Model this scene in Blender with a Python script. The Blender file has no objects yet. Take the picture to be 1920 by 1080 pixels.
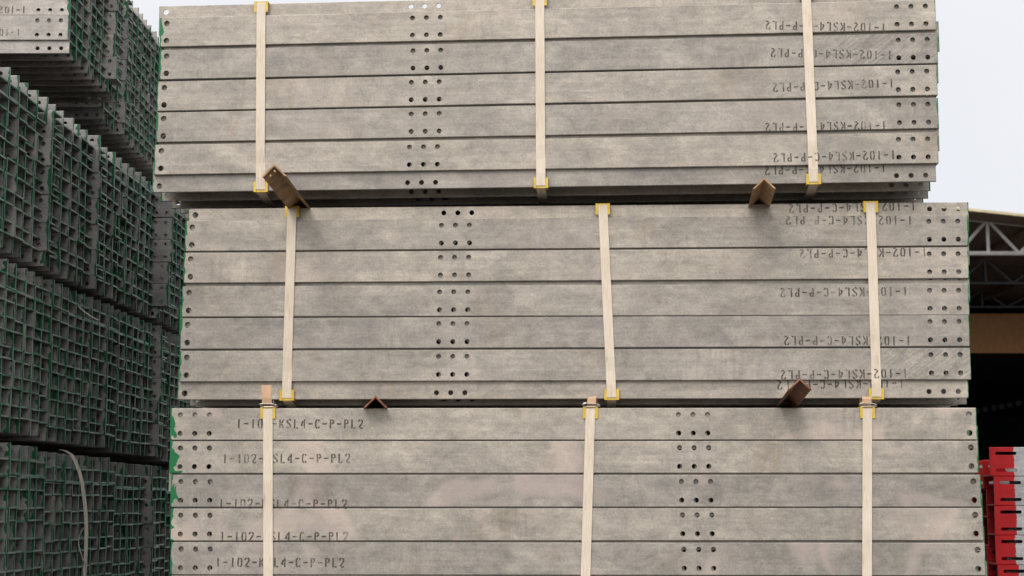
import bpy, math, random
from mathutils import Vector, Matrix
random.seed(7)
R = math.radians
S = bpy.context.scene
COL = S.collection

# ------------------------------------------------------------------ camera
FPX, HZ, CAMZ = 3100.0, 940.0, 0.62          # focal length (px of 1920), horizon row, eye height
TH = math.atan((HZ - 540.0) / FPX)
cam = bpy.data.cameras.new('camera'); cam.sensor_width = 36.0
cam.lens = FPX / 1920.0 * 36.0
cam.clip_start = 0.1; cam.clip_end = 2000.0
cam.dof.use_dof = True; cam.dof.focus_distance = 5.75; cam.dof.aperture_fstop = 8.0
co = bpy.data.objects.new('camera', cam); COL.objects.link(co)
co.location = (0, 0, CAMZ); co.rotation_euler = (R(90) + TH, 0, 0)
S.camera = co

# ------------------------------------------------------------------ sky, sun, exposure
SUNDIR = Vector((-0.50, -1.0, 1.15)).normalized()
w = bpy.data.worlds.new('World'); S.world = w; w.use_nodes = True
nt = w.node_tree; nt.nodes.clear()
wo = nt.nodes.new('ShaderNodeOutputWorld'); bg = nt.nodes.new('ShaderNodeBackground')
sky = nt.nodes.new('ShaderNodeTexSky'); sky.sky_type = 'NISHITA'; sky.sun_disc = False
sky.sun_elevation = math.asin(SUNDIR.z); sky.sun_rotation = math.atan2(SUNDIR.x, SUNDIR.y)
sky.dust_density = 3.0
mx = nt.nodes.new('ShaderNodeMix'); mx.data_type = 'RGBA'; mx.inputs[0].default_value = 0.86
tc = nt.nodes.new('ShaderNodeTexCoord'); cn = nt.nodes.new('ShaderNodeTexNoise')
cn.inputs['Scale'].default_value = 2.2; cn.inputs['Detail'].default_value = 4
cr = nt.nodes.new('ShaderNodeValToRGB')
cr.color_ramp.elements[0].position = 0.35; cr.color_ramp.elements[0].color = (9.15, 9.25, 9.7, 1)
cr.color_ramp.elements[1].position = 0.65; cr.color_ramp.elements[1].color = (9.7, 9.7, 9.95, 1)
nt.links.new(tc.outputs['Generated'], cn.inputs['Vector']); nt.links.new(cn.outputs['Fac'], cr.inputs['Fac'])
nt.links.new(sky.outputs[0], mx.inputs[6]); nt.links.new(cr.outputs[0], mx.inputs[7])
sz = nt.nodes.new('ShaderNodeSeparateXYZ'); nt.links.new(tc.outputs['Generated'], sz.inputs[0])
mr = nt.nodes.new('ShaderNodeMapRange'); mr.clamp = True
for i_, v_ in ((1, 0.25), (2, 0.95), (3, 1.0), (4, 1.5)): mr.inputs[i_].default_value = v_
nt.links.new(sz.outputs[2], mr.inputs[0])
vm = nt.nodes.new('ShaderNodeVectorMath'); vm.operation = 'SCALE'
nt.links.new(mx.outputs[2], vm.inputs[0]); dt = nt.nodes.new('ShaderNodeVectorMath'); dt.operation = 'DOT_PRODUCT'; nt.links.new(tc.outputs['Generated'], dt.inputs[0])
dt.inputs[1].default_value = tuple(SUNDIR)
ma = nt.nodes.new('ShaderNodeMapRange'); ma.clamp = True; ma.interpolation_type = 'SMOOTHSTEP'
for i_, v_ in ((1, 0.1), (2, 1.0), (3, 1.0), (4, 3.4)): ma.inputs[i_].default_value = v_     # bright haze round the hidden sun
nt.links.new(dt.outputs['Value'], ma.inputs[0])
mm = nt.nodes.new('ShaderNodeMath'); mm.operation = 'MULTIPLY'
nt.links.new(mr.outputs[0], mm.inputs[0]); nt.links.new(ma.outputs[0], mm.inputs[1]); nt.links.new(mm.outputs[0], vm.inputs['Scale'])
nt.links.new(vm.outputs[0], bg.inputs['Color']); bg.inputs['Strength'].default_value = 0.1
nt.links.new(bg.outputs[0], wo.inputs[0])
sd = bpy.data.lights.new('sun', 'SUN'); sd.energy = 1.5; sd.angle = R(16); sd.color = (1.0, 0.94, 0.86)
so = bpy.data.objects.new('sun', sd); COL.objects.link(so)
so.rotation_euler = SUNDIR.to_track_quat('Z', 'Y').to_euler()
S.view_settings.view_transform = 'Standard'; S.view_settings.look = 'None'
S.view_settings.exposure = 0.0; S.view_settings.gamma = 1.0

# ------------------------------------------------------------------ measuring helper: photo point -> world point on the vertical plane through (0, Y0) turned by yaw
def P(x, y, Y0=5.7, yaw=0.0):
    a, b = (x - 960.0) / FPX, (540.0 - y) / FPX
    d = Vector((a, math.cos(TH) - b * math.sin(TH), math.sin(TH) + b * math.cos(TH)))
    n = Vector((math.sin(yaw), math.cos(yaw), 0))            # plane: n . p = n . (0,Y0)
    k = (n.y * Y0) / n.dot(d)
    return Vector((0, 0, CAMZ)) + d * k

# ------------------------------------------------------------------ materials
def newmat(name):
    m = bpy.data.materials.new(name); m.use_nodes = True
    t = m.node_tree; b = t.nodes['Principled BSDF']
    return m, t, b
def N(t, kind, **kw):
    n = t.nodes.new(kind)
    for k, v in kw.items():
        if k.startswith('i_'):
            n.inputs[k[2:].replace('_', ' ')].default_value = v
        else: setattr(n, k, v)
    return n
def math_(t, op, a, b=None, clamp=False):
    n = t.nodes.new('ShaderNodeMath'); n.operation = op; n.use_clamp = clamp
    for i, v in enumerate((a, b)):
        if v is None: continue
        if isinstance(v, (int, float)): n.inputs[i].default_value = v
        else: t.links.new(v, n.inputs[i])
    return n.outputs[0]
def mixc(t, fac, a, b, blend='MIX'):
    n = t.nodes.new('ShaderNodeMix'); n.data_type = 'RGBA'; n.blend_type = blend
    for i, v in ((0, fac), (6, a), (7, b)):
        if isinstance(v, (int, float)): n.inputs[i].default_value = v
        elif isinstance(v, tuple): n.inputs[i].default_value = (*v, 1)
        else: t.links.new(v, n.inputs[i])
    return n.outputs[2]
def ramp(t, v, lo, hi, a=0.0, b=1.0):
    n = t.nodes.new('ShaderNodeMapRange'); n.clamp = True
    n.inputs[1].default_value = lo; n.inputs[2].default_value = hi
    n.inputs[3].default_value = a; n.inputs[4].default_value = b
    t.links.new(v, n.inputs[0]); return n.outputs[0]
def noise(t, vec, scale, detail=4, rough=0.55, dist=0.0):
    n = N(t, 'ShaderNodeTexNoise', i_Scale=scale, i_Detail=detail, i_Roughness=rough, i_Distortion=dist)
    t.links.new(vec, n.inputs['Vector']); return n.outputs['Fac']
def coords(t, offset=37.0):
    """object coordinates shifted by a random amount per object"""
    tcn = N(t, 'ShaderNodeTexCoord'); oi = N(t, 'ShaderNodeObjectInfo')
    r = math_(t, 'MULTIPLY', oi.outputs['Random'], offset)
    cx = N(t, 'ShaderNodeCombineXYZ'); t.links.new(r, cx.inputs[0]); t.links.new(r, cx.inputs[2])
    va = N(t, 'ShaderNodeVectorMath', operation='ADD')
    t.links.new(tcn.outputs['Object'], va.inputs[0]); t.links.new(cx.outputs[0], va.inputs[1])
    return tcn.outputs['Object'], va.outputs[0], oi.outputs['Random']
def mapping(t, vec, scale=(1, 1, 1), rot=(0, 0, 0)):
    n = N(t, 'ShaderNodeMapping'); n.inputs['Scale'].default_value = scale; n.inputs['Rotation'].default_value = rot
    t.links.new(vec, n.inputs['Vector']); return n.outputs[0]
def bump(t, b, h, strength, dist=0.002):
    n = N(t, 'ShaderNodeBump', i_Strength=strength, i_Distance=dist)
    t.links.new(h, n.inputs['Height']); t.links.new(n.outputs[0], b.inputs['Normal'])

BT = 0.0062
def mixv(t, v):
    n = N(t, 'ShaderNodeTexNoise', i_Scale=7.0, i_Detail=5.0); t.links.new(v, n.inputs['Vector'])
    a = N(t, 'ShaderNodeVectorMath', operation='SCALE'); a.inputs['Scale'].default_value = 0.22; t.links.new(n.outputs['Color'], a.inputs[0])
    b = N(t, 'ShaderNodeVectorMath', operation='ADD'); t.links.new(v, b.inputs[0]); t.links.new(a.outputs[0], b.inputs[1])
    return b.outputs[0]
BL = 2.772                                    # bar length
def galvanised(name, base, paint_col, L=BL, edge=0.006, even=False, worn=False):
    m, t, b = newmat(name)
    raw, v, rnd = coords(t)
    c = base
    big = noise(t, mapping(t, v, (1.0, 1, 2.2)), 3.2, 7, 0.62, 0.8)
    c1 = mixc(t, ramp(t, big, 0.3, 0.7), tuple(x * 0.80 for x in base), tuple(x * 1.16 for x in base))
    # smaller clouding of the zinc
    med = noise(t, mapping(t, v, (1, 1, 1.5)), 17, 8, 0.72, 0.5)
    c2 = mixc(t, ramp(t, med, 0.3, 0.7), (0.70, 0.70, 0.72), (1.25, 1.24, 1.21))
    c3 = mixc(t, 1.0, c1, c2, 'MULTIPLY')
    # crystalline grain
    gr = noise(t, v, 130, 5, 0.8)
    c4 = mixc(t, 1.0, c3, mixc(t, ramp(t, gr, 0.28, 0.72), (0.70, 0.70, 0.71), (1.27, 1.27, 1.25)), 'MULTIPLY')
    # slanting drain streaks in patches
    st = noise(t, mapping(t, v, (26, 1, 3.2), (0, R(-38), 0)), 1.6, 5, 0.6, 1.4)
    patch = ramp(t, noise(t, v, 2.1, 2), 0.52, 0.68)
    stf = math_(t, 'MULTIPLY', patch, ramp(t, st, 0.5, 0.62), True)
    c5 = mixc(t, math_(t, 'MULTIPLY', stf, 0.42), c4, tuple(x * 0.55 for x in base))
    st2 = noise(t, mapping(t, v, (4, 1, 46), (0, R(24), 0)), 2.2, 3, 0.5, 0.7)
    c6 = mixc(t, math_(t, 'MULTIPLY', ramp(t, st2, 0.66, 0.72), 0.3), c5, tuple(min(1, x * 1.6) for x in base))
    lw = noise(t, mapping(t, v, (1.1, 1, 34)), 2.0, 5, 0.6, 0.5)
    c6 = mixc(t, 1.0, c6, mixc(t, ramp(t, lw, 0.33, 0.67), (0.90, 0.90, 0.91), (1.08, 1.08, 1.07)), 'MULTIPLY')
    fs = noise(t, mapping(t, v, (60, 1, 9), (0, R(30), 0)), 1.7, 4, 0.7, 1.0)
    c6 = mixc(t, math_(t, 'MULTIPLY', ramp(t, fs, 0.60, 0.70), 0.22), c6, tuple(min(1, x * 1.5) for x in base))
    # brown run-off stains and pale pinkish bloom
    sta = math_(t, 'MULTIPLY', ramp(t, noise(t, mapping(t, v, (1, 1, 0.45)), 4.3, 6, 0.7), 0.575, 0.74), 0.55)
    c7 = mixc(t, sta, c6, (0.15, 0.11, 0.065))
    blo = math_(t, 'MULTIPLY', ramp(t, noise(t, v, 2.7, 3, 0.5, 0.8), 0.57, 0.635), 0.5)
    ab = N(t, 'ShaderNodeAttribute', attribute_type='OBJECT', attribute_name='bloom')
    blo = math_(t, 'MULTIPLY', blo, math_(t, 'ADD', ab.outputs['Fac'], 0.2))
    c8 = mixc(t, blo, c7, (0.32, 0.262, 0.225))
    wn = noise(t, mapping(t, v, (1, 1, 1.3)), 11, 7, 0.65, 1.8)
    rid = ramp(t, math_(t, 'ABSOLUTE', math_(t, 'SUBTRACT', wn, 0.5)), 0.0, 0.014, 1.0, 0.0)
    rid = math_(t, 'MULTIPLY', rid, ramp(t, noise(t, v, 3.7, 3), 0.45, 0.6))
    c8 = mixc(t, math_(t, 'MULTIPLY', rid, 0.5), c8, tuple(x * 0.45 for x in base))
    bl = N(t, 'ShaderNodeTexVoronoi', i_Scale=9.0, feature='SMOOTH_F1'); t.links.new(mixv(t, v), bl.inputs['Vector'])
    sc_ = N(t, 'ShaderNodeSeparateColor'); t.links.new(bl.outputs['Color'], sc_.inputs[0])
    c8 = mixc(t, 1.0, c8, mixc(t, sc_.outputs[0], (0.87, 0.87, 0.88), (1.13, 1.125, 1.11)), 'MULTIPLY')
    sxx = N(t, 'ShaderNodeSeparateXYZ'); t.links.new(raw, sxx.inputs[0])
    cs = N(t, 'ShaderNodeCombineXYZ')
    t.links.new(math_(t, 'MULTIPLY', math_(t, 'SUBTRACT', sxx.outputs[2], math_(t, 'MULTIPLY', sxx.outputs[0], 0.75)), 50.0), cs.inputs[0])
    t.links.new(math_(t, 'MULTIPLY', math_(t, 'ADD', sxx.outputs[2], sxx.outputs[0]), 5.0), cs.inputs[1])
    ds = noise(t, cs.outputs[0], 0.8, 5, 0.65, 2.2)
    ast = N(t, 'ShaderNodeAttribute', attribute_type='OBJECT', attribute_name='streaks')
    sf = math_(t, 'MULTIPLY', ast.outputs['Fac'], ramp(t, math_(t, 'ADD', sxx.outputs[0], math_(t, 'MULTIPLY', big, 0.8)), 2.62, 3.0))
    c8 = mixc(t, sf, c8, mixc(t, 1.0, c8, mixc(t, ramp(t, ds, 0.36, 0.60), (0.55, 0.55, 0.58), (1.22, 1.22, 1.22)), 'MULTIPLY'))
    # dark pits
    vo = N(t, 'ShaderNodeTexVoronoi', i_Scale=55.0); t.links.new(v, vo.inputs['Vector'])
    pit = math_(t, 'MULTIPLY', ramp(t, vo.outputs['Distance'], 0.10, 0.05), ramp(t, noise(t, v, 5, 3), 0.54, 0.66))
    c9 = mixc(t, math_(t, 'MULTIPLY', pit, 0.7), c8, (0.05, 0.043, 0.036))
    # tone differs from bar to bar
    tone = mixc(t, rnd, (0.82, 0.825, 0.845), (1.13, 1.115, 1.08))
    c10 = mixc(t, 1.0, c9, tone, 'MULTIPLY')
    # colour code painted on the ends
    sx = N(t, 'ShaderNodeSeparateXYZ'); t.links.new(raw, sx.inputs[0])
    dl, dr_ = sx.outputs[0], math_(t, 'SUBTRACT', L, sx.outputs[0])
    at = N(t, 'ShaderNodeAttribute', attribute_type='OBJECT', attribute_name='paint_reach')
    pn = math_(t, 'ADD', ramp(t, noise(t, mapping(t, v, (1, 1, 1)), 24, 2, 0.4, 0.6), 0.38, 0.72),
               math_(t, 'MULTIPLY', noise(t, mapping(t, v, (5, 1, 60)), 3, 3), 0.25))
    if even: pn = math_(t, 'ADD', 0.85, math_(t, 'MULTIPLY', noise(t, mapping(t, v, (1, 1, 2)), 30, 4, 0.7), 0.25))
    at2 = N(t, 'ShaderNodeAttribute', attribute_type='OBJECT', attribute_name='paint_reach_right')
    def endf(a_, d_):
        lim = math_(t, 'ADD', math_(t, 'MULTIPLY', pn, a_), edge * 0.15)
        return ramp(t, math_(t, 'SUBTRACT', lim, d_), -0.0004, 0.0006)
    pf = math_(t, 'MAXIMUM', endf(at.outputs['Fac'], dl), endf(at2.outputs['Fac'], dr_))
    if not even: pf = math_(t, 'MULTIPLY', pf, ramp(t, sx.outputs[1], BT + .0001, BT + .001, 1.0, 0.12))
    pc = mixc(t, noise(t, v, 30, 3), tuple(x * 0.7 for x in paint_col), tuple(x * 1.25 for x in paint_col))
    c11 = mixc(t, pf, c10, pc)
    if worn:      # the sawn end itself: thin, scraped paint over bright metal
        tn = N(t, 'ShaderNodeTexCoord'); sn = N(t, 'ShaderNodeSeparateXYZ'); t.links.new(tn.outputs['Normal'], sn.inputs[0])
        ef = ramp(t, math_(t, 'ABSOLUTE', sn.outputs[0]), 0.8, 0.95)
        c11 = mixc(t, ef, c11, mixc(t, ramp(t, noise(t, v, 9, 4), .4, .6), (0.03, 0.13, 0.07), (0.20, 0.23, 0.205)))
    t.links.new(c11, b.inputs['Base Color'])
    met = math_(t, 'MULTIPLY', math_(t, 'SUBTRACT', 1.0, pf), 0.25); t.links.new(met, b.inputs['Metallic'])
    b.inputs['Specular IOR Level'].default_value = 0.22
    rg = ramp(t, med, 0.3, 0.7, 0.5, 0.68); t.links.new(rg, b.inputs['Roughness'])
    h = math_(t, 'ADD', math_(t, 'MULTIPLY', med, 0.7), math_(t, 'MULTIPLY', gr, 0.3))
    bump(t, b, h, 0.35, 0.0015)
    return m
GREEN = (0.003, 0.085, 0.024)
M_ZINC = galvanised('galvanised steel', (0.236, 0.214, 0.182), GREEN)
M_ZINC_SHADED = galvanised('galvanised steel with painted shade', (0.158, 0.151, 0.142), (0.003, 0.045, 0.017), worn=True)  # lower left tiers: same zinc, their shade is put into a darker colour
M_ZINC_T = galvanised('galvanised steel with dark green ends', (0.225, 0.210, 0.192), (0.003, 0.055, 0.020), worn=True)
M_RED = galvanised('galvanised steel red ends', (0.27, 0.27, 0.27), (0.26, 0.001, 0.002), even=True)

def simple(name, col, col2, rough=0.6, scale=30, metallic=0.0, stretch=(1, 1, 1), bmp=0.2, lo=0.35, hi=0.65):
    m, t, b = newmat(name)
    raw, v, rnd = coords(t)
    n = noise(t, mapping(t, v, stretch), scale, 5, 0.6)
    t.links.new(mixc(t, ramp(t, n, lo, hi), col, col2), b.inputs['Base Color'])
    b.inputs['Roughness'].default_value = rough; b.inputs['Metallic'].default_value = metallic
    bump(t, b, n, bmp, 0.001)
    return m
M_STRAP = simple('cream webbing', (0.36, 0.30, 0.23), (0.48, 0.415, 0.33), 0.85, 9, stretch=(60, 1, 1.5), bmp=0.5)
t_ = M_STRAP.node_tree; bc = t_.nodes['Principled BSDF'].inputs['Base Color']; src = bc.links[0].from_socket
_, v_, _r = coords(t_)
bc_ = mixc(t_, math_(t_, 'MULTIPLY', ramp(t_, noise(t_, mapping(t_, v_, (40, 1, 6)), 1.4, 4, 0.6), 0.60, 0.74), 0.6), src, (0.22, 0.13, 0.07))
bc2 = mixc(t_, ramp(t_, noise(t_, v_, 5, 4), 0.35, 0.7), bc_, mixc(t_, 1.0, bc_, (0.86, 0.84, 0.80), 'MULTIPLY'))
t_.links.new(bc2, bc)
M_STRAP_SHADED = simple('webbing end with painted shade', (0.24, 0.145, 0.08), (0.34, 0.215, 0.13), 0.85, 9, stretch=(60, 1, 1.5), bmp=0.5)  # strap ends: cream webbing, shade and backlight painted in as brown
M_YEL = simple('yellow plastic', (0.30, 0.185, 0.001), (0.42, 0.28, 0.003), 0.45, 20)
M_WIRE = simple('buckle wire', (0.26, 0.235, 0.20), (0.38, 0.35, 0.31), 0.35, 20, 0.6)
M_TAN = simple('light rust', (0.16, 0.088, 0.036), (0.36, 0.225, 0.11), 0.8, 18, stretch=(1, 1, 1), bmp=0.5)
M_RUST = simple('dark rust', (0.07, 0.022, 0.010), (0.20, 0.08, 0.035), 0.85, 22, bmp=0.6)
M_WOOD = simple('grey timber', (0.16, 0.12, 0.08), (0.28, 0.22, 0.15), 0.85, 6, stretch=(1, 12, 12), bmp=0.5)
def ink():
    m, t, b = newmat('stencil ink'); m.use_nodes = True
    raw, v, rnd = coords(t)
    b.inputs['Base Color'].default_value = (0.035, 0.026, 0.018, 1); b.inputs['Roughness'].default_value = 0.8
    tr = N(t, 'ShaderNodeBsdfTransparent'); ms = N(t, 'ShaderNodeMixShader')
    a = ramp(t, noise(t, v, 120, 3, 0.7), 0.30, 0.62, 0.0, 1.0)
    a2 = ramp(t, noise(t, v, 14, 3, 0.6), 0.30, 0.56, 0.18, 1.0)
    f = math_(t, 'ADD', math_(t, 'MULTIPLY', a, a2), math_(t, 'MULTIPLY', a2, 0.35), True)
    at = N(t, 'ShaderNodeAttribute', attribute_type='OBJECT', attribute_name='ink')
    f = math_(t, 'MULTIPLY', f, at.outputs['Fac'])
    t.links.new(f, ms.inputs[0]); t.links.new(tr.outputs[0], ms.inputs[1]); t.links.new(b.outputs[0], ms.inputs[2])
    t.links.new(ms.outputs[0], t.nodes['Material Output'].inputs[0])
    return m
M_INK = ink()

# ------------------------------------------------------------------ mesh helpers
class MB:
    def __init__(s): s.v = []; s.f = []
    def add(s, vs, fs):
        o = len(s.v); s.v += [tuple(p) for p in vs]; s.f += [tuple(i + o for i in f) for f in fs]
    def box(s, x0, x1, y0, y1, z0, z1):
        s.add([(x0,y0,z0),(x1,y0,z0),(x1,y1,z0),(x0,y1,z0),(x0,y0,z1),(x1,y0,z1),(x1,y1,z1),(x0,y1,z1)],
              [(0,3,2,1),(4,5,6,7),(0,1,5,4),(1,2,6,5),(2,3,7,6),(3,0,4,7)])
    def tube(s, pts, r, n=8):
        pts = [Vector(p) for p in pts]; rings = []
        for i, p in enumerate(pts):
            d = (pts[min(i+1, len(pts)-1)] - pts[max(i-1, 0)]).normalized()
            a = d.cross(Vector((0, 0, 1)))
            if a.length < 1e-3: a = d.cross(Vector((1, 0, 0)))
            a.normalize(); b = d.cross(a)
            rings.append([p + a * r * math.cos(k*2*math.pi/n) + b * r * math.sin(k*2*math.pi/n) for k in range(n)])
        vs = [q for rg in rings for q in rg]; fs = []
        for i in range(len(pts) - 1):
            for k in range(n):
                k2 = (k + 1) % n
                fs.append((i*n+k, i*n+k2, (i+1)*n+k2, (i+1)*n+k))
        fs.append(tuple(range(n))[::-1]); fs.append(tuple((len(pts)-1)*n + k for k in range(n)))
        s.add(vs, fs)
    def ribbon(s, pts, wid, th, nrm=None):
        """strap: pts are (x,y,z) centre points, width along x, thickness along the in-plane normal"""
        pts = [Vector(p) for p in pts]; vs = []
        for i, p in enumerate(pts):
            d = (pts[min(i+1, len(pts)-1)] - pts[max(i-1, 0)]).normalized()
            u = nrm[i] if nrm else Vector((1, 0, 0))
            n_ = u.cross(d).normalized(); hw = u * wid * 0.5; ht = n_ * th * 0.5
            vs += [p - hw - ht, p + hw - ht, p + hw + ht, p - hw + ht]
        fs = []
        for i in range(len(pts) - 1):
            for k in range(4):
                k2 = (k + 1) % 4; fs.append((i*4+k, i*4+k2, i*4+4+k2, i*4+4+k))
        fs.append((3, 2, 1, 0)); e = (len(pts) - 1) * 4; fs.append((e, e+1, e+2, e+3))
        s.add(vs, fs)
    def mesh(s, name, m):
        me = bpy.data.meshes.new(name); me.from_pydata(s.v, [], s.f); me.materials.append(m); me.validate(); me.update()
        return me
def link(name, data, parent=None, **props):
    o = bpy.data.objects.new(name, data); COL.objects.link(o)
    if parent is not None: o.parent = parent
    for k, v in props.items(): o[k] = v
    return o
def thing(name, label, cat, loc, rot=(0, 0, 0), group=None):
    o = link(name, None, label=label, category=cat); o.location = loc; o.rotation_euler = rot
    o.empty_display_size = 0.1
    if group: o['group'] = group
    return o

# ------------------------------------------------------------------ the steel angle bar
BH, PITCH = 0.1096, 0.109          # leg height, thickness, column pitch in the bundle
HX = [0.035, 0.085, 0.135, 1.750, 1.800, 1.850]; HX1 = BL - 0.025
def bar_mesh(name, m, corner='bottom', flip=False, H=BH, slots=False, xs_=None, flat=False, holes=True):
    """vertical leg facing -y with punched holes, second leg running back at its bottom and/or top edge"""
    hol = [] if not holes else [(x, 0.0090) for x in (xs_ or HX)] + ([] if slots else [(HX1, 0.0105)])
    if not flip: hol = [(BL - x, r) for x, r in hol]
    hol.sort(); t = BT; c = 0.0022; B = MB()
    sx = 0.045 if slots else 0.0145; sz = 0.0145
    xs = sorted({0.0, BL} | {round(x - sx, 5) for x, r in hol} | {round(x + sx, 5) for x, r in hol})
    zc = [0.21 * H, 0.79 * H] if hol else []
    zs = sorted({c, H - c} | {round(z - sz, 5) for z in zc} | {round(z + sz, 5) for z in zc})
    n = 20
    def ring(x, z, r, y):
        out = []
        for k in range(n):
            a = -math.pi * 0.75 + 2 * math.pi * k / n
            if slots:
                ca, sa = math.cos(a), math.sin(a)
                out.append((x + 0.0055 * ca + (0.036 if ca > 0 else -0.036), y, z + 0.0062 * sa))
            else: out.append((x + r * math.cos(a), y, z + r * math.sin(a)))
        return out
    for side, y in ((0, 0.0), (1, t)):
        idx = {}
        for i, x in enumerate(xs):
            for j, z in enumerate(zs):
                zz = z
                if side == 1 and j == 0: zz = 0.0
                if side == 1 and j == len(zs) - 1: zz = H
                idx[i, j] = len(B.v); B.v.append((x, y, zz))
        for i in range(len(xs) - 1):
            for j in range(len(zs) - 1):
                hit = None
                for x, r in hol:
                    for z in zc:
                        if xs[i] - 1e-4 < x - sx + 1e-4 and x + sx - 1e-4 < xs[i+1] + 1e-4 and zs[j] < z < zs[j+1]: hit = (x, z, r)
                q = [idx[i, j], idx[i+1, j], idx[i+1, j+1], idx[i, j+1]]
                if hit is None:
                    B.f.append(tuple(q if side == 0 else q[::-1])); continue
                o = len(B.v); B.v += ring(*hit, y)
                qn = n // 4
                for k in range(4):
                    arc = [o + (k * qn + s_) % n for s_ in range(qn + 1)]
                    f = [q[k], q[(k+1) % 4]] + arc[::-1]
                    B.f.append(tuple(f if side == 0 else f[::-1]))
                if side == 1:
                    o0 = hole_start[hit[:2]]
                    for k in range(n):
                        k2 = (k + 1) % n; B.f.append((o0 + k, o0 + k2, o + k2, o + k))
                else:
                    hole_start = locals().get('hole_start', {}) if False else bar_mesh.__dict__.setdefault('hs', {})
                    hole_start[hit[:2]] = o
        bar_mesh.__dict__.setdefault('grid', {})[side] = idx
    # top and bottom edges with a worn front arris
    for (za, zb, flipf) in ((H - c, H, False), (c, 0.0, True)):
        vs = [(0,0,za),(BL,0,za),(0,c,zb),(BL,c,zb),(0,t,zb),(BL,t,zb)]
        fs = [(0,1,3,2),(2,3,5,4)]
        if flipf: fs = [f[::-1] for f in fs]
        B.add(vs, fs)
    for x, fl in ((0, False), (BL, True)):
        f = [(0,1,2,3,4,5)]
        vs = [(x,0,c),(x,0,H-c),(x,c,H),(x,t,H),(x,t,0),(x,c,0)]
        B.add(vs, f if not fl else [f[0][::-1]])
    legs = [] if flat else ([0.0] if corner == 'bottom' else [H - t] if corner == 'top' else [0.0, H - t])
    for z in legs: B.box(0, BL, t + 0.0002, PITCH - 0.002, z + 0.0001, z + t - 0.0001)
    me = B.mesh(name, m)
    return me

STAMP = "1-102-KSL4-C-P-PL2"
GL = {
 '1': [[(.28,0),(.28,1)]], '-': [[(.04,.5),(.52,.5)]],
 '0': [[(.19,.02),(.08,.22),(.08,.78),(.19,.98)], [(.35,.02),(.46,.22),(.46,.78),(.35,.98)]],
 '2': [[(.04,.74),(.08,.90),(.20,.99)], [(.31,.98),(.45,.88),(.47,.70),(.36,.48),(.10,.12)], [(.20,.04),(.50,.04)]],
 'K': [[(.08,0),(.08,1)], [(.50,1),(.24,.55)], [(.24,.47),(.50,0)]],
 'S': [[(.50,.82),(.40,.96),(.26,.98)], [(.15,.92),(.07,.78),(.14,.62),(.36,.44),(.47,.28),(.42,.12)], [(.28,.02),(.13,.05),(.05,.18)]],
 'L': [[(.12,0),(.12,1)], [(.28,.05),(.50,.05)]],
 '4': [[(.40,0),(.40,1)], [(.27,.82),(.05,.34)], [(.05,.32),(.27,.32)]],
 'C': [[(.22,.98),(.08,.80),(.08,.20),(.22,.02)], [(.34,.97),(.47,.80)], [(.34,.03),(.47,.20)]],
 'P': [[(.12,0),(.12,1)], [(.25,.96),(.44,.86),(.46,.62),(.26,.50)]],
}
def stamp_mesh(txt, height=0.031, adv=0.0241, th=0.0052):
    B = MB()
    for i, ch in enumerate(txt):
        for k, pl in enumerate(GL[ch]):
            pts = [(i * adv + x * 0.031, y * height) for x, y in pl]
            for q in range(len(pts)):
                pass
            left, right = [], []
            for q, (x, y) in enumerate(pts):
                x0, y0 = pts[max(q-1, 0)]; x1, y1 = pts[min(q+1, len(pts)-1)]
                dx, dy = x1 - x0, y1 - y0; l = math.hypot(dx, dy)
                hw = th * 0.5 * random.uniform(0.82, 1.1)
                left.append((x - dy / l * hw, 0, y + dx / l * hw)); right.append((x + dy / l * hw, 0, y - dx / l * hw))
            vs = left + right; m = len(pts)
            B.add(vs, [(q, m + q, m + q + 1, q + 1) for q in range(m - 1)])
    return B.mesh('stencil_marking', M_INK)
STAMP_W = 17 * 0.0241 + 0.0155

ME = {}
for key, m, cr_, fl in (('A', M_ZINC, 'bottom', False), ('B', M_ZINC, 'top', False), ('E', M_ZINC, 'both', False),
                        ('fA', M_ZINC, 'bottom', True), ('fB', M_ZINC, 'top', True), ('fE', M_ZINC, 'both', True),
                        ('lA', M_ZINC_SHADED, 'bottom', False), ('lB', M_ZINC_SHADED, 'top', False), ('lE', M_ZINC_SHADED, 'both', False),
                        ('tA', M_ZINC_T, 'bottom', False), ('tB', M_ZINC_T, 'top', False), ('tE', M_ZINC_T, 'both', False)):
    ME[key] = bar_mesh('angle_bar', m, cr_, fl)
ME['short'] = bar_mesh('angle_bar', M_ZINC, 'top', True, H=0.062, holes=False)

# ------------------------------------------------------------------ front stack
def frame_of(pl, pr, up=Vector((0, 0, 1))):
    x = (pr - pl).normalized(); y = up.cross(x); y.z = 0; y.normalize(); z = x.cross(y)
    return x, y, z
def mat_of(o, x, y, z):
    M = Matrix.Identity(4)
    for i in range(3): M[i][0] = x[i]; M[i][1] = y[i]; M[i][2] = z[i]; M[i][3] = o[i]
    return M

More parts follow.
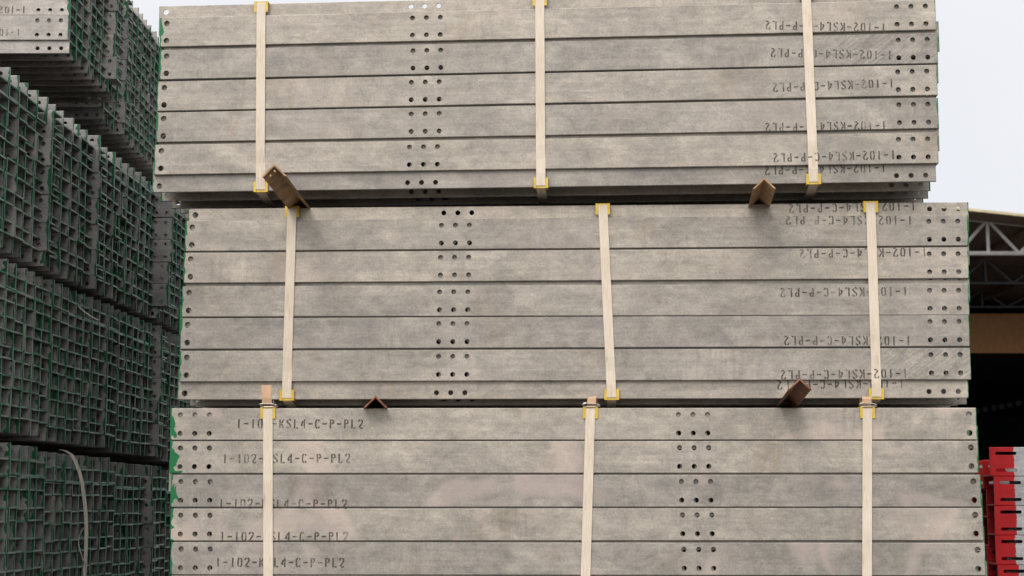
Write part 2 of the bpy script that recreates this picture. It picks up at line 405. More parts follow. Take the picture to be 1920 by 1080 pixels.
def front_bundle(label, rows, yaw, Y0, peek, drops, pre, marks, paint, straps, ncol=9, extra_rows=0, backmarks=(), streaked=()):
    """rows: top edge of each front bar as photo points (xl, yl, xr, yr)"""
    fr = []
    for (xl, yl, xr, yr) in rows:
        pl, pr = P(xl, yl, Y0, yaw), P(xr, yr, Y0, yaw)
        fr.append((pl, pr))
    for k in range(extra_rows):
        pl, pr = fr[-1]; fr.append((pl - Vector((0, 0, BH + .001)), pr - Vector((0, 0, BH + .001))))
    zmean = [0.5 * (a.z + b.z) for a, b in fr]
    pl0, pr0 = fr[0]; mid = (pl0 + pr0) / 2
    base = Vector((mid.x, mid.y, zmean[-1] - BH * 1.57))
    root = thing('angle_bar_bundle', label, 'steel bundle', base, (0, 0, -yaw), 'strapped bundles of angle bars in the near stack')
    rootM = mat_of(base, *frame_of(Vector((0,0,0)), Vector((math.cos(yaw), -math.sin(yaw), 0))))
    inv = rootM.inverted()
    nA = len(fr)
    def put(mesh, top_l, top_r, dy, dz, dx, reach):
        x, y, z = frame_of(top_l, top_r)
        c0 = (top_l + top_r) / 2 - x * (BL / 2) - z * BH
        o = link('angle_bar', mesh, root, paint_reach=reach, paint_reach_right=random.uniform(.001, .006), bloom=1.0 if pre else 0.15, streaks=0.0)
        o.matrix_local = inv @ mat_of(c0 + y * dy + Vector((0, 0, dz)) + x * dx, x, y, z)
        MAT[o.name] = inv @ mat_of(c0 + y * dy + Vector((0, 0, dz)) + x * dx, x, y, z)
        return o
    peeked = peek > 0
    for j in range(ncol):
        drop = -drops[min(j, len(drops) - 1)]
        for i, (pl, pr) in enumerate(fr):
            key = 'E' if i == 0 else 'A'
            dx = 0 if j == 0 else random.uniform(-.012, .012)
            dz = 0 if j == 0 else drop
            o = put(ME[pre + key], pl, pr, j * PITCH, dz, dx, paint[i % len(paint)] if j == 0 else random.uniform(.002, .012))
            if j == 0 and i in streaked: o['streaks'] = 0.6
            if j == 0 and i < len(marks) and marks[i]:
                place_mark(o, marks[i], root, inv, yaw, Y0)
        for i in range(nA + (1 if peeked else 0)):
            if peeked:
                pl, pr = fr[min(i, nA - 1)]; off = 0.43 * BH - (BH if i == nA else 0)
                if i == 0: off = peek
            else:
                pl, pr = fr[i]; off = -0.57 * BH
            dx = random.uniform(-.011, .011) if j else random.choice((-.008, -.005, .004, .007, .009))
            o = put(ME[pre + ('A' if i == 0 else 'B')], pl, pr, j * PITCH + BT + 0.007, drop + off + random.uniform(-.001, .001), dx, random.uniform(.002, .012))
            if j == 0:
                for (bi, mk) in backmarks:
                    if bi == i: place_mark(o, mk, root, inv, yaw, Y0)
        if not peeked:
            pl, pr = fr[0]; x, y, z = frame_of(pl, pr)
            o = link('angle_bar', ME['short'], root, paint_reach=.004)
            c0 = (pl + pr) / 2 - x * (BL / 2) - z * 0.063
            o.matrix_local = inv @ mat_of(c0 + y * (j * PITCH + BT + .0012), x, y, z)
    ztop = fr[0][0].z + peek if peeked else fr[0][0].z
    for st in straps: add_strap(root, inv, yaw, Y0, fr, peek, st, drops, ncol)
    return root, fr

MAT = {}
def place_mark(bar, mk, root, inv, yaw, Y0):
    """mk = (x0, y0, x1, y1, upside_down, ink): photo points of the middle line of the printed row"""
    x0, y0, x1, y1, ups, inkv = mk
    bm = inv.inverted() @ MAT[bar.name]
    o_, n_ = bm.translation, (bm.to_3x3() @ Vector((0, -1, 0))).normalized()
    def on(x, y):
        a, b = (x - 960.0) / FPX, (540.0 - y) / FPX
        d = Vector((a, math.cos(TH) - b * math.sin(TH), math.sin(TH) + b * math.cos(TH)))
        k = n_.dot(o_ - Vector((0, 0, CAMZ))) / n_.dot(d)
        return bm.inverted() @ (Vector((0, 0, CAMZ)) + d * k)
    a, b = on(x0, y0), on(x1, y1)
    wid = (b - a).length; me = stamp_mesh(STAMP)
    s = wid / STAMP_W
    o = link('stencil_marking', me, bar, ink=inkv)
    ang = math.atan2(b.z - a.z, b.x - a.x)
    mid = (a + b) / 2
    M = Matrix.Translation((mid.x, -0.0007, mid.z)) @ Matrix.Rotation(-ang + (math.pi if ups else 0), 4, 'Y') @ Matrix.Diagonal((s, 1, 1.0, 1)) @ Matrix.Translation((-STAMP_W / 2, 0, -0.0155))
    o.matrix_local = M

def add_strap(root, inv, yaw, Y0, fr, peek, st, drops, ncol):
    """st = (x_top, x_bottom, buckle kind)"""
    xt, xb, kind = st
    zt = lambda x: (fr[0][0].z + (fr[0][1].z - fr[0][0].z) * (x - fr[0][0].x) / (fr[0][1].x - fr[0][0].x)) + peek
    zb = lambda x: (fr[-1][0].z + (fr[-1][1].z - fr[-1][0].z) * (x - fr[-1][0].x) / (fr[-1][1].x - fr[-1][0].x)) - BH * 1.57 - .001
    def X(px, z):        # photo column -> world x on the bundle's front plane at height z
        zc0 = 0.0
        x = 0.0
        for _ in range(8):
            Y = Y0 - x * math.tan(yaw); zc0 = Y * math.cos(TH) + (z - CAMZ) * math.sin(TH)
            x = (px - 960.0) / FPX * zc0
        return x
    x_t = X(xt, zt(0.0)); z_t = zt(x_t); x_b = X(xb, zb(0.0)); z_b = zb(x_b)
    def W(x, d, z):      # world point d behind the front plane
        return inv @ Vector((x + d * math.sin(yaw), Y0 - x * math.tan(yaw) + d * math.cos(yaw), z))
    bk = PITCH * (ncol - 1) + BT
    df = -0.0035; e = 0.004
    lo = BT - 0.002 
    dr = drops[min(1, len(drops) - 1)]
    pts = [W(x_t, df, z_t - 0.012)]
    n = 14
    for k in range(1, n):
        f = k / n; z = z_t + (z_b - z_t) * f; x = x_t + (x_b - x_t) * f
        pts.append(W(x, df + (0.0 if f < .83 else 0.004), z))
    pts.append(W(x_b, 0.004, z_b + .006)); pts.append(W(x_b, 0.012, z_b - e))
    pts.append(W(x_b, PITCH + .004, z_b - dr - e - .002)); pts.append(W(x_b, bk, z_b - dr - e)); pts.append(W(x_b, bk + .05, z_b - dr + .02))
    pts.append(W(x_t, bk + .05, z_t - .03)); pts.append(W(x_t, bk, z_t + e)); pts.append(W(x_t, 0.02, z_t + e)); pts.append(W(x_t, 0.004, z_t + e - .001)); pts.append(W(x_t, df, z_t - .004)); pts.append(W(x_t, df, z_t - 0.012))
    B = MB(); B.ribbon(pts, 0.0325, 0.0012)
    s = link('strap', B.mesh('strap', M_STRAP), root)
    for (x, z, sg) in ((x_t, z_t, -1), (x_b, z_b, 1)):
        B = MB()
        dfr = -0.0026
        for (a, b_, th) in ((-.0255, -.0165, .0045), (.0165, .0255, .0045), (-.0165, .0165, .0016)):
            za, zb_ = (z - 0.036, z + .0035) if sg < 0 else (z - .0035, z + 0.034)
            yf = 0.0 if sg < 0 else 0.0078
            B.box(x_local(a), x_local(b_), yf - th, yf - .0004, za, zb_)
            zz0, zz1 = (z + .0004, z + th - .0009) if sg < 0 else (z - th + .0009, z - .0004)
            B.box(x_local(a), x_local(b_), yf, 0.045, zz0, zz1)
        vs = []
        for (lx, ly, lz) in B.v: vs.append(tuple(W(x + lx * math.cos(yaw), ly, lz) + Vector((0, 0, 0))))
        # width direction follows the bundle
        vs = [tuple(W(x, 0, 0) * 0 + (inv @ Vector((x + lx * math.cos(yaw) + ly * math.sin(yaw), Y0 - x * math.tan(yaw) - lx * math.sin(yaw) + ly * math.cos(yaw), lz)))) for (lx, ly, lz) in B.v]
        B.v = vs
        link('corner_protector', B.mesh('corner_protector', M_YEL), root)
    if kind:
        c = W(x_t, 0, z_t)
        h = {'tall': .080, 'short': .036, 'fold': .034}[kind]
        B = MB()
        if kind == 'tall':
            pts = [c + Vector(q) for q in ((-.002, .010, .006), (-.003, -.004, .014), (-.004, -.006, .035), (-.006, -.002, .055), (-.007, .004, h))]
            B.ribbon(pts, .034, .0014)
        elif kind == 'short':
            pts = [c + Vector(q) for q in ((.002, -.001, .003), (.003, -.008, .016), (.005, -.004, .032), (.009, .012, .040), (.011, .035, .034), (.011, .06, .012))]
            B.ribbon(pts, .030, .0014, [Vector((1, 0, .10)).normalized()] * 6)
        else:
            pts = [c + Vector(q) for q in ((-.004, -.002, .002), (-.003, -.010, .012), (-.002, -.009, .030), (-.002, .004, .038), (-.002, .03, .034), (-.002, .055, .01))]
            B.ribbon(pts, .031, .0014)
        t_ = link('strap_end', B.mesh('strap_end', M_STRAP_SHADED), s)
        B = MB(); r = .0017
        def rr(q): return [c + Vector(p) for p in q]
        B.tube(rr([(-.020, .004, .008), (-.027, -.004, .010), (-.026, -.012, .013), (-.016, -.012, .016), (.018, -.011, .014), (.030, -.008, .011), (.033, .0, .006), (.022, .006, .004)]), r)
        B.tube(rr([(-.024, -.002, .004), (-.014, -.006, .004), (.018, -.006, .005), (.028, -.002, .008)]), r)
        B.tube(rr([(.016, -.01, .014), (.022, -.014, .020), (.020, -.012, .026)] if kind == 'tall' else [(-.026, -.006, .010), (-.024, -.010, .017), (-.016, -.010, .018)]), r * .8)
        link('buckle', B.mesh('buckle', M_WIRE), s)
def x_local(a): return a

U = True
Y1, Y2, Y3 = 5.74, 5.795, 5.70
b1, f1 = front_bundle("topmost near bundle of grey steel bars, its top cut off by the photo", 
    [(298, 33, 1756, -1), (297, 94, 1760, 61.5), (293, 153, 1759, 121), (294, 211, 1759, 183), (290, 271.5, 1758, 248)],
    R(3.9), Y1, 0.43 * BH, (0, .012, .019), '', 
    [(1436, 47, 1661, 52, U, .85), (1446, 98.5, 1673, 103.5, U, .75), (1450, 164.5, 1676, 155.5, U, .8), (1436, 239, 1662, 235, U, .85), (1451, 296, 1679, 290, U, .85)],
    (.014, .008, .005, .006, .004),
    [(490, 488, None), (1012, 1014, None), (1511, 1526, None)],
    backmarks=[(5, (1435, 320, 1661, 314, U, .9))], streaked=(1,))
b2, f2 = front_bundle("middle near bundle of grey steel bars, the bundle between the topmost and the lowest one",
    [(347, 414.5, 1815, 402.5), (345, 474, 1815, 463.5), (342, 537, 1816, 532), (340, 597, 1816, 590.5), (341, 658, 1815.5, 652.5)],
    R(2.9), Y2, 0.43 * BH, (0, .016, .016), '',
    [(1474, 413, 1711, 413, U, .7), (1500, 476, 1738, 472, U, .75), (1464, 549, 1702, 546, U, .8), (1471, 638.5, 1708, 638.5, U, .9), (1465, 703, 1702, 700, U, .8)],
    (.010, .008, .006, .006, .006),
    [(548, 537, None), (1130, 1147, None), (1632, 1644, None)],
    backmarks=[(0, (1480, 391.5, 1717, 386, U, .75)), (5, (1458, 722, 1695, 718, U, .9))], streaked=(4,))
b3, f3 = front_bundle("lowest near bundle of grey steel bars, with buckled straps and green paint splashes",
    [(321, 765.5, 1829, 764.5), (323, 827.5, 1830, 826.5), (325, 890.5, 1834, 890), (325, 953.5, 1837, 952.5), (327, 1016.5, 1840, 1018), (328, 1079.5, 1841, 1082)],
    R(0.5), Y3, -0.0001, (0, .004, .004), 'f',
    [(443, 794, 680, 795, False, 1.0), (417, 860, 656, 859, False, .75), (410, 944, 650, 945, False, .9), (412, 1006, 652, 1006, False, .95), (404, 1054, 645, 1055, False, .95)],
    (.036, .040, .030, .018, .008, .006),
    [(502.5, 503, 'tall'), (1107, 1095, 'short'), (1626, 1625, 'fold')], extra_rows=0)

# rusty angles used as spacers between the bundles
def spacer(label, near, far, leg, m, slots=False, roll=0.0):
    """inverted-V angle from near (world) to far (world) resting on its two toes; points are the ridge line at toe level"""
    near, far = Vector(near), Vector(far); x = (far - near); L = x.length
    B = MB(); t = .0055; q = math.sqrt(.5)
    a = leg * q
    # cross-section in (u, z): outer ridge at (0, a), toes at (+-a, 0)
    sec = [(-a, 0), (0, a), (a, 0), (a - t * 1.2, -0.0), (0, a - t * 1.414), (-a + t * 1.2, 0)]
    n = 12; xs = [L * k / n for k in range(n + 1)]
    vs = []
    for k, xx in enumerate(xs):
        for (u, z) in sec:
            jx = random.uniform(-.0015, .0015) if k == 0 else 0
            vs.append((u, xx + jx, z))
    fs = []
    for k in range(n):
        for i in range(6):
            if slots and i in (0, 5 - 1) and False: pass
            i2 = (i + 1) % 6; fs.append((k*6+i, (k+1)*6+i, (k+1)*6+i2, k*6+i2))
    fs.append((0, 1, 4, 5)); fs.append((1, 2, 3, 4)); e = n * 6
    fs.append((e+5, e+4, e+1, e)); fs.append((e+4, e+3, e+2, e+1))
    if slots:   # real slots: rebuild the left leg from strips around two openings
        B2 = MB()
        def P2(s_, xx, out):   # s_ from toe(0) to ridge(leg) on the left leg
            u = -a + s_ * q; z = s_ * q
            if not out: u += t * q; z -= t * q
            return (u, xx, z)
        s0, s1 = [(.018, .027)], None
        cutx = [0, .040, .066, L]; cuts = [0, .020, .0265, .040, .0465, leg]
        for i in range(3):
            for k in range(5):
                if i == 1 and k in (1, 3): continue
                for out in (True, False):
                    v4 = [P2(cuts[k], cutx[i], out), P2(cuts[k+1], cutx[i], out), P2(cuts[k+1], cutx[i+1], out), P2(cuts[k], cutx[i+1], out)]
                    B2.add(v4, [(0, 1, 2, 3) if not out else (3, 2, 1, 0)])
        for k in (1, 3):
            for (aa, bb) in (((cuts[k], .040), (cuts[k+1], .040)), ((cuts[k+1], .040), (cuts[k+1], .066)), ((cuts[k+1], .066), (cuts[k], .066)), ((cuts[k], .066), (cuts[k], .040))):
                B2.add([P2(*aa, True), P2(*bb, True), P2(*bb, False), P2(*aa, False)], [(0, 1, 2, 3)])
        B2.add([P2(0, 0, True), P2(leg, 0, True), P2(leg, 0, False), P2(0, 0, False)], [(0, 1, 2, 3)])
        B2.add([P2(0, 0, True), P2(0, 0, False), P2(0, L, False), P2(0, L, True)], [(0, 1, 2, 3)])
        fs = [f for f in fs if not (all((i % 6) in (0, 1) for i in f) or all((i % 6) in (4, 5) for i in f) or all((i % 6) in (0, 5) for i in f) or f == (0, 1, 4, 5))]
        B.add(vs, fs); B.add(B2.v, B2.f)
    else: B.add(vs, fs)
    o = link('propping_angle', B.mesh('propping_angle', m), None, label=label, category='steel angle', group='rusty angles propping the near bundles apart')
    yv = x.normalized(); xv = yv.cross(Vector((0, 0, 1))).normalized(); zv = xv.cross(yv)
    o.matrix_world = mat_of(near, xv, yv, zv) @ Matrix.Rotation(roll, 4, 'Y')
    return o
def span(pxn, pxf, Yn, Yf):
    n, f = P(*pxn, Yn), P(*pxf, Yf); d = (f - n).normalized()
    e = f + d * 0.45; e.z = f.z; return n, e
n, f = span((514, 330), (558, 386), 5.24, 5.80)
spacer("long light brown angle with two slots, sticking out under the topmost near bundle", n, f, .057, M_TAN, True)
n, f = span((1433, 353.5), (1426, 378), 5.42, 5.66)
spacer("short light brown angle seen from below, under the right of the topmost near bundle", n, f, .054, M_TAN)
n, f = span((704, 764), (704, 765.5), 5.64, 5.72)
spacer('small rusty angle barely sticking out on top of the lowest near bundle', n, f, .058, M_RUST)
n, f = span((1500, 730), (1480, 765), 5.22, 5.68)
spacer("dark reddish angle tilted upwards, left of the right buckle on the lowest near bundle", n, f, .052, M_RUST)

# ------------------------------------------------------------------ timbers (sleepers)
def timber(label, loc, size, group='timber sleepers on the ground'):
    B = MB(); x, y, z = size
    B.box(-x/2, x/2, 0, y, 0, z)
    o = link('timber_sleeper', B.mesh('timber_sleeper', M_WOOD), None, label=label, category='timber', group=group)
    o.location = loc
zb3 = b3.location.z
for i, x in enumerate((-0.85, .30, 1.25)):
    timber('grey timber sleeper on the ground under the near stack, ' + ('left of three', 'middle of three', 'right of three')[i], (x, 5.62, 0), (.14, 1.15, zb3 - .008))

# ------------------------------------------------------------------ side stack on the left
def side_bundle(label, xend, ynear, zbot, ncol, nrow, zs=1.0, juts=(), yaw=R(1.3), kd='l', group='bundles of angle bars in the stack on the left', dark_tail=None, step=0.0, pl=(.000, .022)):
    xend = xend + (ynear - 5.66) * math.tan(yaw)
    root = thing('angle_bar_bundle', label, 'steel bundle', (xend - BL * math.cos(yaw), ynear + BL * math.sin(yaw), zbot), (0, 0, -yaw), group)
    root.scale = (1, 1, zs)
    z0 = 0.57 * BH
    bars = {}
    for j in range(ncol):
        Z = ynear + j * PITCH
        jut = 0.0
        for (za, d) in juts:
            if abs(Z - za) <= PITCH / 2: jut = d
        cj = random.uniform(-.004, .004) + step * j; lean = random.uniform(-.0012, .0012)
        wob = random.uniform(-.0012, .0012)
        for i in range(nrow):
            jj = (jut * random.uniform(.75, 1.05) if jut else 0) + random.uniform(-.0045, .0045)
            if random.random() < .03: jj += random.uniform(.006, .015)
            o = link('angle_bar', ME[kd + ('E' if i == nrow - 1 else 'A')], root, paint_reach_right=random.uniform(*pl), paint_reach=.01, bloom=0.0)
            o.location = (cj + jj, j * PITCH, z0 + i * (BH + .0004) + wob)
            o.rotation_euler = (random.uniform(-.004, .004), random.uniform(-.0008, .0008), random.uniform(-.002, .002))
            bars[j, i, 'A'] = o
        for i in range(nrow + 1):
            jj = (jut * random.uniform(.2, .9) if jut else 0) + random.uniform(-.006, .006)
            o = link('angle_bar', ME[kd + ('A' if i == nrow else 'B')], root, paint_reach_right=random.uniform(*pl), paint_reach=.01, bloom=0.0)
            o.location = (cj + jj, j * PITCH + BT + .0012, z0 + (i - .52) * (BH + .0004) + wob)
            o.rotation_euler = (random.uniform(-.004, .004), random.uniform(-.0008, .0008), random.uniform(-.002, .002))
            bars[j, i, 'B'] = o
    return root, bars
XE = -1.76
W9 = PITCH * 9
# level 1 (highest)
Z1 = P(128, 102, 6.82).z
x1 = P(128, 102, 6.82).x
s11, bb = side_bundle("highest front bundle of the left stack, its stencilled bar faces turned to the camera", x1, 6.82, Z1, 9, 5, .99, juts=((7.47, .05),), yaw=0, kd='t', pl=(.000, .022))
top = P(1, 1, 6.82)
bpy.context.view_layer.update()
def side_mark(bar, root, z_off, xr):
    me = stamp_mesh(STAMP); o = link('stencil_marking', me, bar, ink=.8)
    o.matrix_local = Matrix.Translation((BL - xr, -0.0007, z_off)) @ Matrix.Rotation(math.pi, 4, 'Y') @ Matrix.Translation((0, 0, -0.0155))
side_mark(bb[0, 0, 'A'], s11, 0.034, .205)
side_mark(bb[0, 1, 'A'], s11, 0.024, .188)
side_mark(bb[0, 2, 'A'], s11, 0.03, .2)
x1b = P(195, 227, 7.95).x
s12, _ = side_bundle('highest bundle in the middle of the left stack, set back behind the stencilled one', x1b, 7.93, P(195, 227, 7.95).z, 7, 6, 1.0, juts=((8.25, .03),), yaw=0, kd='t', pl=(.000, .022))
s13, _ = side_bundle('highest bundle at the far end of the left stack, against the sky', x1b, 7.93 + PITCH * 7 + .01, P(195, 227, 7.95).z - .005, 6, 6, 1.0, yaw=0, kd='t', pl=(.000, .022))
s14, _ = side_bundle('deepest bundle of the highest tier of the left stack, hidden behind the near stack', x1b, 7.93 + PITCH * 13 + .02, P(195, 227, 7.95).z - .005, 9, 5, 1.0, yaw=0, kd='t')
# level 2
Z2 = P(0, 470, 5.66).z; H2 = (P(0, 132, 5.66).z - Z2) / (BH * 6.0)
for i, (lb, jt) in enumerate((("green ended bundle in the left stack's second tier, cut by the photo's left edge", ((6.10, .035),)),
                              ("green ended bundle in the left stack's second tier, second from the photo's left edge", ((6.72, .035),)),
                              ("bundle in the left stack's second tier with a column of wide holed bars jutting out", ((7.80, .085), (8.2, .02))),
                              ("farthest visible bundle in the left stack's second tier, beside the near stack", ((8.9, .03),)))):
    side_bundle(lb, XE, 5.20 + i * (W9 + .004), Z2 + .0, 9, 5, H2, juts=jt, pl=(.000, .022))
# level 3
Z3 = P(75, 821, 6.15).z; H3 = (P(19, 497, 5.8).z - Z3) / (BH * 6.0)
for i, (lb, jt) in enumerate((("dark bundle in the left stack's third tier, at the photo's left edge", ()),
                              ("dark bundle in the left stack's third tier with a short loose strap end", ((7.02, .018),)),
                              ("dark bundle in the left stack's third tier, just right of the short loose strap", ((7.85, .035),)),
                              ("farthest visible dark bundle in the left stack's third tier, beside the near stack", ()))):
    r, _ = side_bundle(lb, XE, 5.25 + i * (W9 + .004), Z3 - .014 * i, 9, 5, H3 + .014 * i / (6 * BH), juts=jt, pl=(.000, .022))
    if i == 1: s32 = r
# level 4 (lowest)
Z4t = P(20, 830, 5.85).z - .012
for i, (lb, jt) in enumerate((("dark bundle in the left stack's lowest tier, at the photo's left edge", ()),
                              ("dark bundle in the left stack's lowest tier with a long loose strap hanging down", ()),
                              ("dark bundle in the left stack's lowest tier, just right of the long loose strap", ((7.75, .045),)),
                              ("farthest visible dark bundle in the left stack's lowest tier, beside the near stack", ((8.5, .05),)))):
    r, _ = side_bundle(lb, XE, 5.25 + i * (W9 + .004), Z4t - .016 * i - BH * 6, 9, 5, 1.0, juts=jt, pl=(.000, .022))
    if i == 1: s42 = r
zb4 = Z4t - BH * 6 - .064
for y in range(2):
    timber('grey timber sleeper on the ground under the left stack, ' + ('nearer its green ends', 'farther from its green ends')[y], (XE - .55 - 1.6 * y, 5.25, 0), (.14, 3.95, zb4 - .002))
for k, (z_, h_) in enumerate(((Z3 - .056, H3 + .056 / (6 * BH)), (Z4t - .064 - BH * 6, 1.0))):
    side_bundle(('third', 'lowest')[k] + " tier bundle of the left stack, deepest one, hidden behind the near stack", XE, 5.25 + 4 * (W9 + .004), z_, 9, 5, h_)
# short bearers between tiers 1 and 2 of the left stack
zt2 = Z2 + BH * 6 * H2
for y in range(2):
    timber('grey timber bearer below the left stack highest tier, ' + ('nearer its green ends', 'farther from its green ends')[y], (XE - .75 - 1.3 * y, 6.9, zt2 + .004), (.12, 2.2, max(.03, Z1 - zt2 - .008)), 'timber bearers in the left stack')

B = MB(); B.box(0, BL - .05, 0, .10, 0, max(.01, Z3 - Z4t + .004))  # timber added deep between the two lowest tiers to keep bright sky from showing
o = link('added_gap_timber', B.mesh('added_gap_timber', M_WOOD), None, label='added timber blocking sky in the gap above the lowest tier of the left stack', category='timber', group='timber bearers in the left stack')
o.location = (XE - BL, 9.0, Z4t - .061)
def tail(root, px, Y, wid, m=M_STRAP_SHADED, tw=0.0):
    inv = Matrix.LocRotScale(root.location, root.rotation_euler, root.scale).inverted()
    pts, ns = [], []
    for k, (x, y) in enumerate(px):
        p = P(x, y, Y); pts.append(inv @ p)
        a = tw * k; ns.append(Vector((math.cos(a), math.sin(a), 0)))
    B = MB(); B.ribbon(pts, wid, .0014, ns)
    link('strap', B.mesh('strap', m), root)
M_TAIL = simple('darker webbing', (0.15, 0.13, 0.105), (0.26, 0.23, 0.19), 0.85, 9, stretch=(60, 1, 1.5), bmp=0.5)  # duller, darker webbing for the loose straps of the left stack
tail(s42, [(112, 843), (122, 845), (134, 852), (142, 866), (149, 885), (154, 905), (158, 935), (161, 965), (162, 1000), (161, 1035), (159, 1075), (159, 1100)], 6.28, .0135, M_TAIL, .06)
tail(s42, [(161, 985), (155, 993), (149, 1003), (147, 1018), (150, 1032), (156, 1050), (160, 1056)], 6.27, .003, M_TAIL)
tail(s32, [(147, 573), (153, 580), (162, 587), (172, 594), (184, 600)], 6.5, .009, M_TAIL, .1)

# ------------------------------------------------------------------ red-ended slotted bars on the right
BLs = BL
red_me = bar_mesh('slotted_bar', M_RED, 'bottom', True, H=.1115, slots=True, xs_=[.063, .35, .64, 1.2, 1.8, 2.4])
def red_bundle(label, pxl, pyt, Y, ncol, nrow, reach=(.075, .095)):
    p = P(pxl, pyt, Y); root = thing('slotted_bar_bundle', label, 'steel bundle', (p.x, Y, p.z - nrow * .1125), (0, 0, 0), 'bundles of red ended slotted bars')
    for j in range(ncol):
        for i in range(nrow):
            o = link('slotted_bar', red_me, root, paint_reach=random.uniform(*reach), bloom=0.0)
            top = (i == nrow - 1)
            o.location = ((-.012 if top else random.uniform(-.003, .003)) + (random.uniform(-.01, .006) if j else 0), j * PITCH, i * .1125 - (.046 if j else 0))
            if top and j == 0:      # a plain flat behind the top slot
                pass
    return root
r1 = red_bundle("stack of slotted steel bars with bright red painted ends, at the photo's right edge", 1861, 838, 6.42, 6, 6)
for r_ in (r1,):
    timber('grey timber sleeper under the red ended slotted bars', (r_.location.x + .5, r_.location.y, 0), (.12, .6, max(.02, r_.location.z - .048)))

# ------------------------------------------------------------------ warehouse shed in the background
M_TRUSS = simple('white painted steel tube', (0.24, 0.23, 0.215), (0.31, 0.30, 0.28), 0.5, 3)
M_SHEET = simple('dark brown roof sheet', (0.075, 0.045, 0.030), (0.12, 0.075, 0.05), 0.7, 2, stretch=(8, 1, 1))
M_FASC = simple('cream roof edge', (0.25, 0.21, 0.11), (0.33, 0.28, 0.16), 0.6, 3)
M_PANEL = simple('brown sheet panel', (0.31, 0.145, 0.05), (0.40, 0.195, 0.075), 0.7, 3, stretch=(6, 1, 1))
M_TRUSS_SHADED = simple('steel tube with painted shade', (0.05, 0.055, 0.065), (0.08, 0.085, 0.095), 0.6, 3)  # inner trusses: shade under the roof is painted into the tube colour
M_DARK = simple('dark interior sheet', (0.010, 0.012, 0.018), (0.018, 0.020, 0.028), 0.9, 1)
ZS = 45.0
shed = thing('warehouse_shed', "open warehouse shed with white tube roof truss, behind the stacks on the right", 'building', (P(1960, 940, ZS).x, ZS, 0))
shM = Matrix.Translation(shed.location).inverted()
def sp(name, B, m, parent=shed, off=None):
    B.v = [tuple(shM @ Vector(v)) for v in B.v]
    return link(name, B.mesh(name, m), parent)
XL, XR = 6.0, 36.0
pa, pb = P(1820, 392, ZS - 1.26), P(1920, 402.5, ZS - 1.26)
slope = (pb.z - pa.z) / (pb.x - pa.x)
zr = lambda x: pa.z + (x - pa.x) * slope
# roof sheet: slopes down to the right, runs 60 m back
B = MB(); th = .06
vs = [(XL, ZS - 1.2, zr(XL)), (XR, ZS - 1.2, zr(XR)), (XR, ZS + 60, zr(XR)), (XL, ZS + 60, zr(XL))]
B.add(vs + [(x, y, z - th) for x, y, z in vs], [(0,1,2,3), (7,6,5,4), (0,4,5,1), (1,5,6,2), (2,6,7,3), (3,7,4,0)])
roof = sp('roof', B, M_SHEET)
B = MB()
vs = [(XL, ZS - 1.26, zr(XL) - .05), (XR, ZS - 1.26, zr(XR) - .05), (XR, ZS - 1.26, zr(XR) + .02), (XL, ZS - 1.26, zr(XL) + .02)]
B.add(vs + [(x, y + .04, z) for x, y, z in vs], [(0,1,2,3), (7,6,5,4), (0,4,5,1), (1,5,6,2), (2,6,7,3), (3,7,4,0)])
sp('fascia', B, M_FASC, roof)
# purlins
B = MB()
for k in range(12):
    x = XL + 1 + k * 2.4
    B.box(x, x + .12, ZS - 1.0, ZS + 58, zr(x) - .30, zr(x) - .11)
sp('purlin', B, M_SHEET, roof)
def truss(Y, node_px, r, mt=None, bot_y=475, top_a=(1820, 411), top_b=(1920, 421)):
    zb = P(1870, bot_y, ZS).z
    ta, tb = P(*top_a, ZS), P(*top_b, ZS)
    zt = lambda x: ta.z + (x - ta.x) * (tb.z - ta.z) / (tb.x - ta.x)
    xn = P(node_px, 440, ZS).x; step = (P(1911, 475, ZS).x - xn)
    B = MB()
    B.tube([(XL, Y, zb), (XR, Y, zb)], r, 10); B.tube([(XL, Y, zt(XL)), (XR, Y, zt(XR))], r, 10)
    k = -6
    while xn + k * step < XR - 1:
        x = xn + k * step
        if x > XL + .5:
            if k % 2 == 0:
                B.tube([(x, Y, zb), (x, Y, zt(x))], r * .8, 8)
                for s_ in (-1, 1): B.tube([(x + s_ * .03, Y, zt(x)), (x + s_ * step, Y, zb)], r * .8, 8)
        k += 1
    sp('roof_truss', B, mt or M_TRUSS)
truss(ZS, 1852, .064); truss(ZS + 6.2, 1852, .045, M_TRUSS_SHADED); truss(ZS + 12.6, 1852, .045, M_TRUSS_SHADED)
B = MB(); a_, c_ = P(1820, 588, 58.4), P(1920, 662, 58.4)
B.box(XL, XR, 58.4, 58.6, c_.z, a_.z)
sp('crane_beam_panel', B, M_PANEL)
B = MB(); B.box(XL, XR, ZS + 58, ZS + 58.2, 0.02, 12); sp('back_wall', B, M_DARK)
B = MB(); B.box(XL - .2, XL, ZS + .4, ZS + 58, 0.02, zr(XL) - .3); sp('side_wall', B, M_DARK)
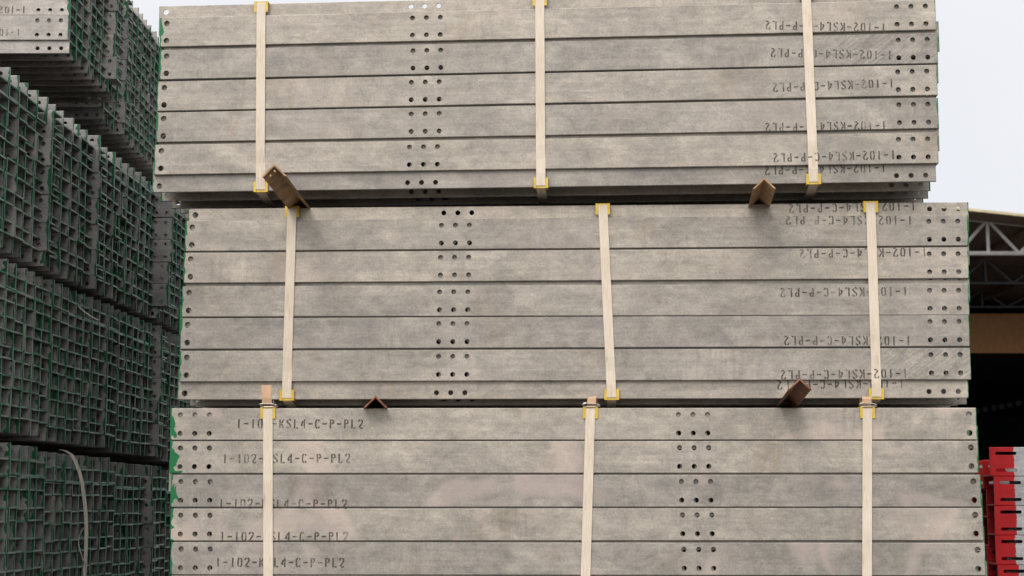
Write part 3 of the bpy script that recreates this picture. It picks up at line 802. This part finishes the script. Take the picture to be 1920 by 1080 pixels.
B = MB(); B.box(XR, XR + .2, ZS + .4, ZS + 58, 0.02, zr(XR) - .3); sp('side_wall', B, M_DARK)
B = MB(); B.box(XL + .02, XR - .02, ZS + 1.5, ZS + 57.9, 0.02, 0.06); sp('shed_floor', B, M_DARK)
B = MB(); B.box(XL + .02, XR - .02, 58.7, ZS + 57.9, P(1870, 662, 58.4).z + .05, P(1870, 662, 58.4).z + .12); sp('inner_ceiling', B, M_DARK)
for x in (XL + .4, XR - .6):
    B = MB(); B.box(x, x + .3, ZS - .15, ZS + .15, 0.02, zr(x) - .35); sp('column', B, M_TRUSS)
m_l, t_l, b_l = newmat('fluorescent tube'); b_l.inputs['Emission Color'].default_value = (.9, .95, 1, 1); b_l.inputs['Emission Strength'].default_value = .9
for (x0, y0, x1_, y1_, r) in ((1906, 679.5, 1912, 677, .06), (1913.5, 676.5, 1945, 667, .10), (1895.5, 687.5, 1897, 690, .10)):
    B = MB(); B.tube([P(x0, y0, 80), P(x1_, y1_, 80)], r, 8); sp('lamp', B, m_l)
M_DIM = simple('grey stored rolls', (0.03, 0.03, 0.033), (0.06, 0.06, 0.065), 0.8, 3)
for k in range(8):
    p = P(1832 + 15.5 * k, 771 - 3.0 * k, 75)
    B = MB(); B.tube([p, p + Vector((0, 1.0, 0))], .14, 10); sp('pipe_end', B, M_DIM)

# ------------------------------------------------------------------ ground
m, t, b = newmat('yard concrete')
tcn = N(t, 'ShaderNodeTexCoord')
n1 = noise(t, tcn.outputs['Object'], 0.6, 6, .6); n2 = noise(t, tcn.outputs['Object'], 30, 4, .7)
c = mixc(t, ramp(t, n1, .35, .65), (.075, .068, .058), (.11, .10, .085))
t.links.new(mixc(t, 1.0, c, mixc(t, n2, (.85, .85, .85), (1.1, 1.1, 1.1)), 'MULTIPLY'), b.inputs['Base Color'])
b.inputs['Roughness'].default_value = .9; bump(t, b, n2, .4, .004)
B = MB(); B.add([(-600, -600, 0), (600, -600, 0), (600, 900, 0), (-600, 900, 0)], [(0, 1, 2, 3)])
link('ground', B.mesh('ground', m), None, kind='structure')
